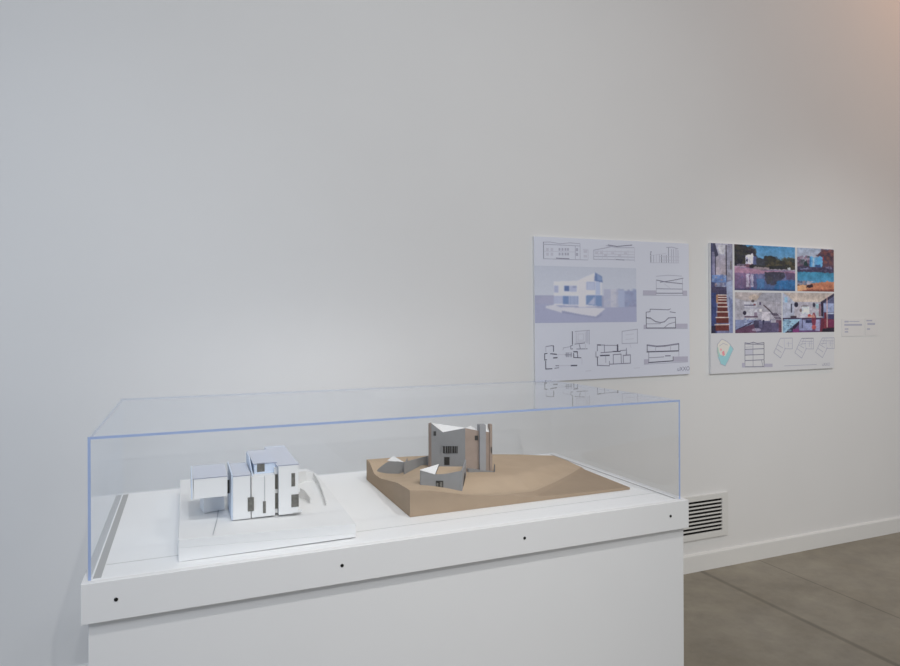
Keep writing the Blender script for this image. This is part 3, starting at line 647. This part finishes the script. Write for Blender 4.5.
# pond and white house (crop 730..800 x 242..294, 12.8 per pixel)
P = Paint((52, 38, 835, 625), 190, 142)
P.grad(0, 0, 900, 340, (58, 122, 172), (104, 142, 178)).grad(0, 320, 900, 640, (112, 98, 132), (52, 86, 134))
P.poly([(52, 38), (150, 38), (200, 80), (280, 95), (325, 150), (330, 190), (420, 210), (430, 175), (500, 160), (560, 178), (600, 225), (690, 222), (700, 235), (760, 228), (835, 242), (835, 345), (52, 330)], (48, 50, 52))
P.blobs(170, (52, 60, 310, 290), 26, [(44, 46, 50), (58, 58, 52), (66, 60, 62), (40, 40, 54)], .6); P.blobs(150, (430, 190, 830, 330), 22, [(52, 54, 46), (70, 68, 54), (46, 46, 54), (82, 74, 56)], .6)
P.poly([(52, 38), (95, 40), (60, 70)], (90, 62, 70), .6); P.poly([(330, 200), (430, 210), (440, 300), (330, 300)], (60, 64, 78), .6)
P.poly([(192, 180), (225, 160), (250, 165), (272, 140), (285, 160), (285, 292), (192, 280)], (186, 184, 204)); P.poly([(285, 170), (330, 195), (330, 290), (285, 292)], (78, 86, 128)); P.rect(200, 190, 222, 275, (160, 160, 186)); P.ell(210, 238, 10, 16, (40, 42, 66)); P.rect(240, 190, 250, 270, (150, 150, 178))
P.rect(80, 285, 180, 312, (96, 88, 108)); P.rect(180, 285, 280, 330, (104, 72, 88)); P.rect(240, 295, 280, 330, (40, 40, 46)); P.rect(52, 316, 200, 332, (160, 132, 156)); P.poly([(285, 320), (490, 322), (490, 350), (290, 365)], (128, 116, 124)); P.rect(490, 338, 830, 354, (146, 136, 150)); P.rect(490, 300, 700, 338, (44, 46, 50)); P.rect(730, 315, 770, 340, (170, 176, 184))
P.poly([(52, 335), (290, 345), (440, 365), (835, 362), (835, 385), (52, 420)], (150, 112, 138)); P.grad(52, 400, 260, 640, (112, 88, 122), (92, 76, 108))
P.poly([(430, 380), (690, 375), (700, 440), (600, 520), (540, 560), (470, 540), (430, 470)], (58, 58, 74)); P.poly([(700, 372), (835, 380), (835, 480), (720, 470)], (84, 64, 92), .8)
P.rect(195, 410, 235, 585, (166, 158, 182)); P.rect(250, 420, 285, 580, (156, 150, 176)); P.rect(285, 420, 330, 600, (78, 78, 116)); P.rect(335, 470, 430, 605, (58, 104, 152), .7); P.poly([(600, 490), (835, 480), (835, 625), (540, 625)], (38, 96, 150), .85); P.rect(470, 430, 530, 540, (66, 66, 68), .5)
for _ in range(120):
    x = rng.uniform(60, 830); y = rng.uniform(380, 600); P.rect(x, y, x+rng.uniform(4, 10), y+rng.uniform(20, 90), [(52, 60, 100), (92, 108, 150), (112, 92, 124), (38, 80, 130)][rng.integers(4)], .28)
P.rect(52, 600, 835, 625, (44, 50, 84), .5); P.grain(6).blur(2)
B.photo('photograph', [(734.2, 245.0), (795.1, 247.2), (795.1, 290.8), (734.4, 291.0)], P, bb, 'wide photograph of a white house and trees reflected in a pond')
# blue house across the water (crop 790..840 x 242..294, 12.8 per pixel)
P = Paint((92, 75, 562, 628), 110, 132)
P.grad(0, 0, 640, 300, (128, 146, 172), (158, 160, 176)).grad(0, 290, 640, 390, (70, 64, 88), (46, 44, 66)).grad(0, 382, 640, 540, (50, 118, 152), (66, 132, 176))
P.poly([(370, 130), (430, 85), (562, 80), (562, 385), (430, 385), (400, 200), (330, 170)], (84, 62, 76)); P.blobs(90, (400, 90, 562, 260), 24, [(104, 62, 66), (72, 54, 72), (120, 76, 70), (60, 50, 66)], .5)
P.blobs(70, (95, 180, 240, 300), 20, [(120, 92, 112), (78, 60, 82), (56, 66, 76), (136, 120, 140)], .6); P.poly([(165, 300), (200, 220), (235, 310)], (40, 58, 62))
P.poly([(245, 190), (280, 180), (320, 195), (380, 170), (412, 190), (412, 310), (245, 312)], (86, 146, 196)); P.rect(245, 185, 265, 305, (48, 112, 172)); P.rect(285, 200, 310, 305, (140, 172, 200)); P.rect(345, 190, 385, 280, (74, 146, 200)); P.rect(322, 285, 392, 325, (48, 76, 124)); P.rect(412, 175, 432, 225, (150, 50, 54))
P.rect(92, 315, 562, 380, (60, 54, 80)); P.rect(130, 328, 240, 352, (112, 116, 156)); P.rect(450, 305, 540, 330, (104, 100, 130)); P.blobs(60, (95, 318, 560, 380), 12, [(44, 42, 62), (84, 80, 108), (64, 58, 80)], .5)
P.poly([(92, 560), (200, 530), (340, 520), (470, 495), (562, 500), (562, 628), (92, 628)], (170, 108, 82)); P.poly([(92, 560), (200, 520), (215, 600), (92, 628)], (186, 140, 104)); P.poly([(240, 600), (562, 600), (562, 628), (120, 628)], (122, 66, 58)); P.blobs(50, (230, 530, 560, 610), 14, [(186, 116, 84), (146, 84, 66), (170, 100, 76)], .4)
P.rect(92, 500, 210, 545, (88, 104, 132)); P.blobs(24, (100, 495, 215, 540), 10, [(54, 62, 92), (130, 140, 160), (150, 120, 120)], .6); P.poly([(215, 545), (285, 540), (290, 575), (200, 585)], (48, 36, 44)); P.poly([(215, 495), (290, 500), (250, 540), (215, 540)], (150, 150, 170)); P.grain(6).blur(2)
B.photo('photograph', [(797.3, 247.4), (834.0, 248.4), (834.0, 291.2), (797.3, 290.9)], P, bb, 'photograph of a pale blue house above an orange shore')
# living room with stair (crop 730..784 x 288..338, 13.3 per pixel)
P = Paint((62, 65, 680, 600), 150, 132)
P.grad(0, 0, 720, 440, (142, 140, 150), (150, 148, 162)).grad(0, 425, 720, 640, (92, 92, 122), (64, 56, 86))
P.poly([(62, 65), (420, 65), (350, 170), (200, 175), (62, 140)], (152, 144, 146)); P.ell(310, 130, 70, 40, (172, 154, 138), .6); P.poly([(420, 65), (680, 65), (680, 200), (520, 180), (350, 160)], (132, 132, 144))
P.rect(180, 190, 350, 430, (164, 164, 176)); P.ell(293, 178, 22, 18, (80, 70, 74)); P.rect(180, 226, 330, 240, (66, 64, 96)); P.rect(170, 262, 380, 276, (136, 136, 156)); P.rect(300, 215, 330, 236, (110, 66, 76)); P.rect(378, 192, 400, 232, (72, 64, 92))
P.ell(184, 336, 22, 28, (44, 40, 58)); P.rect(380, 285, 412, 320, (196, 192, 196)); P.rect(310, 330, 350, 395, (120, 108, 128)); P.ell(440, 370, 28, 24, (156, 100, 100), .8); P.rect(180, 376, 360, 396, (90, 72, 92)); P.rect(410, 320, 520, 440, (176, 172, 184))
P.line(440, 235, 520, 305, 16, (76, 62, 72)); P.line(510, 300, 560, 350, 14, (62, 58, 72))
for k in range(6): P.rect(530+k*16, 335+k*18, 620+k*14, 346+k*18, (70, 60, 78))
P.line(500, 350, 680, 352, 6, (56, 56, 74)); P.rect(560, 430, 680, 600, (108, 84, 106)); P.rect(530, 430, 600, 470, (150, 148, 164)); P.rect(65, 425, 330, 560, (112, 122, 158)); P.line(80, 560, 330, 440, 16, (46, 42, 66)); P.blobs(50, (180, 410, 330, 520), 11, [(172, 186, 210), (72, 76, 112), (120, 136, 172)], .6)
P.rect(300, 440, 370, 540, (62, 58, 84)); P.poly([(62, 560), (300, 480), (340, 600), (62, 600)], (86, 58, 82)); P.rect(420, 430, 446, 600, (44, 44, 72)); P.poly([(400, 600), (440, 460), (640, 470), (680, 600)], (78, 72, 102)); P.ell(340, 560, 60, 22, (156, 150, 172), .6); P.rect(640, 440, 680, 600, (92, 56, 74)); P.grain(7).blur(1)
for k in range(3): P.line(600+k*28, 150, 600+k*28, 400, 4, (124, 122, 138), .6)
B.photo('photograph', [(734.6, 293.0), (781.3, 292.9), (781.3, 332.8), (734.8, 333.4)], P, bb, 'photograph of a white living room with open stairs')
# kitchen (crop 780..838 x 288..338, 13.3 per pixel)
P = Paint((28, 72, 720, 585), 165, 122)
P.grad(0, 0, 760, 200, (150, 142, 142), (176, 162, 152)).grad(0, 190, 760, 400, (150, 148, 162), (160, 156, 168)).grad(0, 400, 760, 600, (96, 84, 126), (86, 58, 100))
P.poly([(28, 72), (80, 100), (180, 190), (180, 400), (28, 410)], (152, 158, 178)); P.rect(55, 130, 90, 200, (120, 160, 196)); P.rect(132, 215, 148, 330, (62, 62, 82)); P.ell(204, 226, 26, 32, (40, 40, 58)); P.ell(442, 228, 18, 30, (58, 56, 76)); P.ell(264, 300, 16, 22, (110, 96, 96))
P.rect(280, 250, 380, 345, (182, 190, 204)); P.rect(300, 290, 370, 325, (206, 204, 206)); P.line(275, 245, 360, 240, 12, (86, 78, 80)); P.rect(260, 345, 470, 400, (170, 170, 186)); P.rect(470, 215, 505, 275, (140, 176, 190)); P.rect(470, 310, 520, 400, (150, 158, 170))
P.poly([(530, 190), (720, 72), (720, 430), (560, 400)], (84, 88, 122)); P.poly([(530, 190), (720, 72), (720, 110), (570, 205)], (52, 48, 68)); P.rect(575, 205, 715, 320, (130, 142, 178)); P.rect(540, 195, 568, 380, (46, 36, 56)); P.rect(600, 330, 715, 350, (150, 160, 186)); P.rect(640, 350, 720, 420, (60, 58, 96)); P.rect(505, 215, 535, 380, (128, 96, 112))
P.rect(28, 395, 560, 416, (62, 50, 76)); P.poly([(28, 415), (280, 410), (110, 585), (28, 585)], (124, 160, 186)); P.poly([(60, 585), (265, 415), (300, 415), (140, 585)], (44, 38, 60)); P.blobs(36, (30, 425, 150, 560), 14, [(92, 128, 160), (150, 184, 204), (56, 62, 88)], .5)
P.rect(240, 420, 420, 560, (132, 146, 186), .8); P.rect(330, 425, 420, 462, (52, 56, 92)); P.rect(280, 420, 288, 530, (56, 50, 80)); P.rect(460, 420, 520, 570, (150, 152, 186), .8); P.ell(440, 420, 30, 90, (112, 44, 64), .9); P.ell(440, 520, 30, 30, (170, 80, 84)); P.ell(380, 365, 22, 16, (176, 60, 60)); P.poly([(340, 390), (440, 350), (460, 395)], (176, 120, 110))
P.poly([(540, 400), (720, 420), (720, 585), (520, 585)], (96, 40, 58)); P.rect(580, 330, 610, 560, (110, 44, 58)); P.rect(616, 110, 626, 525, (170, 140, 140)); P.poly([(560, 540), (720, 530), (720, 585), (550, 585)], (40, 34, 48)); P.rect(130, 370, 210, 400, (70, 56, 70)); P.rect(160, 540, 240, 585, (110, 50, 104)); P.rect(640, 430, 720, 520, (112, 44, 84), .7); P.grain(7).blur(1)
B.photo('photograph', [(782.3, 292.9), (834.0, 292.4), (834.0, 331.7), (782.5, 332.6)], P, bb, 'photograph of an open kitchen with a dark red floor')
# site plan, section, three plans (crop 705..840 x 330..380, 6.667 per pixel)
def q(x, y): return (705+x/6.667, 330+y/6.667)
for k, v in dict(map_teal=(130, 172, 178), map_green=(146, 170, 160), map_cream=(184, 182, 176), map_red=(190, 128, 136)).items(): M[k] = mat(k, alb(*v), .6, .15)
L = []
L += [(0, 0, [q(*p) for p in ((80, 130), (100, 170), (130, 175), (150, 130), (165, 102), (185, 130), (150, 205), (130, 243), (100, 230), (82, 190))]),
      (2, 0, [q(*p) for p in ((78, 100), (108, 64), (142, 80), (165, 102), (150, 140), (130, 178), (98, 170), (82, 135))]),
      (1, 0, [q(*p) for p in ((74, 120), (84, 120), (92, 185), (80, 180))]), (3, 0, [q(*p) for p in ((108, 150), (122, 140), (128, 168), (114, 178))]), (3, 0, [q(*p) for p in ((96, 130), (104, 126), (108, 140), (98, 142))])]
def sl(t, w, *p): L.append((t, w, [q(*a) for a in p]))
sl(4, .5, (78, 100), (108, 64), (142, 80), (165, 102), (185, 130), (150, 205), (130, 243), (100, 230), (76, 150), (78, 100)); sl(4, .4, (92, 110), (118, 92), (146, 104))
B.ink('site_plan', L, bb, ('map_teal', 'map_green', 'map_cream', 'map_red', 'ink_light')); L = []
sl(1, .7, (262, 88), (290, 92), (318, 84), (345, 92), (390, 86)); sl(1, .6, (262, 88), (262, 248)); sl(0, .6, (390, 86), (390, 248)); sl(1, .5, (316, 86), (316, 248))
for y in (130, 168, 204): sl(1, .7, (262, y+2), (390, y-4))
sl(1, .6, (262, 96), (390, 98)); sl(1, .8, (250, 248), (392, 246)); L.append((4, 0, [q(*p) for p in ((242, 222), (262, 222), (262, 252), (242, 252))])); L.append((4, 0, [q(*p) for p in ((390, 226), (446, 226), (446, 248), (390, 248))])); L.append((3, 0, [q(*p) for p in ((264, 135), (314, 135), (314, 165), (264, 165))]))
sl(1, .5, (372, 200), (382, 246)); sl(2, .4, (262, 118), (316, 114)); B.ink('section_drawing', L, bb); L = []
for dx, tn in ((0, 2), (141, 1), (280, 2)):
    k = .98 if dx else 1
    def o_(x, y): return (x+dx, y-(4 if dx == 280 else 0))
    sl(tn, .6, o_(500, 56), o_(580, 54)); sl(2, .6, o_(500, 56), o_(455, 152), o_(500, 188), o_(534, 120)); sl(2, .5, o_(580, 54), o_(580, 126), o_(526, 126)); sl(3, .6, o_(526, 56), o_(526, 120)); sl(2, .5, o_(482, 100), o_(515, 120)); sl(3, .5, o_(540, 90), o_(580, 90)); sl(2, .5, o_(470, 125), o_(505, 150)); sl(2, .5, o_(553, 80), o_(553, 110))
    if dx: sl(2, .5, o_(500, 75), o_(575, 75)); sl(2, .5, o_(490, 95), o_(530, 90)); sl(2, .4, o_(515, 60), o_(500, 100)); sl(2, .4, o_(565, 60), o_(565, 124))
    B.ink('floor_plan', L, bb); L = []
sl(2, .45, (525, 240), (740, 230)); B.ink('caption', L, bb); L = []
B.words('uXXO', 821.6, 366.8, 3.4, bb, 'ink_light')

bb.location.x += .006; bb.location.z -= .004; bb.rotation_euler.y = math.radians(-.2)
# ------------------------------------------------------------------ wall labels right of the boards
def label(x0, x1, z0, z1, rows, text):
    t = thing('wall_label', text, 'label', ((x0+x1)/2, WALL_Y, z0), 'small captions beside the posters')
    MB().box((x0, WALL_Y-.0025, z0), (x1, WALL_Y-.0004, z1)).build('card', M['label_card'], t)
    m = MB()
    for (a, b_, z, h) in rows: m.box((a, WALL_Y-.0030, z-h/2), (b_, WALL_Y-.0025, z+h/2))
    m.build('text_lines', M['ink_light'], t)
def lx(px): return onY(px, 320, WALL_Y)[0]
def lr(a, b_, py, h): return (lx(a), lx(b_), hz(lx((a+b_)/2), WALL_Y, py), h)
label(lx(841.6), lx(863.7), hz(lx(852), WALL_Y, 336.2), hz(lx(852), WALL_Y, 318.6), [lr(844.0, 848.2, 321.6, .011), lr(844.0, 861.5, 324.8, .012), lr(848.8, 859.0, 321.4, .005), lr(844.3, 847.9, 329.0, .009), lr(844.3, 847.7, 331.8, .010)], 'wider white caption card just right of the photograph poster')
label(lx(864.8), lx(877.4), hz(lx(870), WALL_Y, 335.8), hz(lx(870), WALL_Y, 318.2), [lr(866, 871.8, 320.6, .009), lr(867, 874.6, 323.9, .014), lr(866.6, 869.6, 329.0, .011)], 'narrower white caption card furthest right on the wall')

# ------------------------------------------------------------------ air vent low on the wall
vt = thing('air_vent', 'white louvred air vent low on the wall behind the plinth', 'vent', (2.8, WALL_Y, .192), None)
VX0, VX1, VZ0, VZ1 = 2.52, 3.078, .192, .452
ix0, ix1, iz0, iz1 = VX0+.03, VX1-.048, VZ0+.027, VZ1-.030
y0, y1 = WALL_Y-.014, WALL_Y-.0005
m = MB(); m.box((VX0, y0, VZ0), (VX1, y1, iz0)); m.box((VX0, y0, iz1), (VX1, y1, VZ1)); m.box((VX0, y0, iz0), (ix0, y1, iz1)); m.box((ix1, y0, iz0), (VX1, y1, iz1)); m.build('frame', M['vent'], vt)
MB().box((ix0, WALL_Y-.003, iz0), (ix1, WALL_Y-.001, iz1)).build('duct', M['vent_dark'], vt)
m = MB(); n = 9; pit = (iz1-iz0)/n
for k in range(n):
    z = iz0+pit*k; m.add([(ix0, y0+.001, z), (ix1, y0+.001, z), (ix1, y0+.001, z+pit*.40), (ix0, y0+.001, z+pit*.40), (ix0, y1-.003, z+pit*.05), (ix1, y1-.003, z+pit*.05), (ix1, y1-.003, z+pit*.30), (ix0, y1-.003, z+pit*.30)], [(0, 1, 2, 3), (3, 2, 6, 7), (4, 7, 6, 5), (0, 4, 5, 1), (0, 3, 7, 4), (1, 5, 6, 2)])
m.build('louvre', M['vent'], vt)

# ------------------------------------------------------------------ light
w = bpy.data.worlds.new('gallery'); sc.world = w; w.use_nodes = True
w.node_tree.nodes['Background'].inputs[0].default_value = (.975, .985, 1.0, 1); w.node_tree.nodes['Background'].inputs[1].default_value = .277
def area(name, loc, target, size, power, col=(1, 1, 1), shape='RECTANGLE', sy=None):
    l = bpy.data.lights.new(name, 'AREA'); l.shape = shape; l.size = size; l.size_y = sy or size; l.energy = power; l.color = col
    o = bpy.data.objects.new(name, l); COL.objects.link(o); o.location = loc
    d = np.array(target)-np.array(loc); from mathutils import Vector
    o.rotation_euler = Vector(d).to_track_quat('-Z', 'Y').to_euler(); return o
from mathutils import Vector, Matrix
def spot(name, loc, target, power, col, ang, blend, rad):
    l = bpy.data.lights.new(name, 'SPOT'); l.energy = power; l.color = col; l.spot_size = math.radians(ang); l.spot_blend = blend; l.shadow_soft_size = rad
    o = bpy.data.objects.new(name, l); COL.objects.link(o); o.location = loc
    o.rotation_euler = Vector(np.array(target)-np.array(loc)).to_track_quat('-Z', 'Y').to_euler(); return o
area('ceiling_softbox_light', (.8, -2.0, 5.0), (1.0, .6, 0), 6.0, 58, (1, .99, .98), sy=3.0)
area('room_fill_light', (4.0, -3.6, 1.6), (3.0, 2.9, 1.0), 3.0, 34, (1, .995, .97), sy=2.4)
area('window_light', (-3.8, -.6, 2.2), (0, 2.6, 1.2), 2.4, 42, (.42, .64, 1.0))
spot('track_spot', (.2, -.35, 4.6), (.35, 2.0, .92), 160, (1, .985, .96), 34, .9, .10)
spot('track_spot', (1.9, -.35, 4.6), (1.05, 2.0, .92), 150, (1, .985, .96), 34, .9, .10)
spot('high_spot', (.7, -2.4, 4.4), (1.1, 2.99, 1.3), 205, (1, .99, .975), 62, 1, .03)
spot('wall_fill_spot', (4.2, -1.2, 4.4), (3.9, 2.99, .75), 215, (1, .99, .965), 40, 1, .2)  # added unseen lamp that lifts the low right wall
spot('wall_fill_spot', (-1.2, -1.6, 4.4), (-.7, 2.99, 1.1), 95, (.78, .87, 1), 40, 1, .2)  # added unseen lamp, brightens and cools the left wall
spot('warm_spot', (5.6, 1.6, 4.9), (5.2, 2.99, 3.9), 68, (1, .42, .14), 150, 1, .15)
# ------------------------------------------------------------------ camera + view
cam = bpy.data.cameras.new('camera'); cam.sensor_width = 36; cam.lens = F/900*36; cam.shift_y = -(333-CY)/900
co = bpy.data.objects.new('camera', cam); COL.objects.link(co); co.location = (0, 0, CH); co.rotation_mode = 'XYZ'; co.rotation_euler = (Matrix.Rotation(-YAW, 3, 'Z') @ Matrix.Rotation(math.pi/2, 3, 'X') @ Matrix.Rotation(-ROLL, 3, 'Z')).to_euler(); sc.camera = co
cam.clip_start = .02
sc.view_settings.view_transform = 'Standard'; sc.view_settings.look = 'None'
sc.cycles.max_bounces = 12; sc.cycles.transparent_max_bounces = 48; sc.cycles.glossy_bounces = 6; sc.cycles.diffuse_bounces = 5
sc.cycles.use_denoising = True; sc.cycles.sample_clamp_indirect = 4
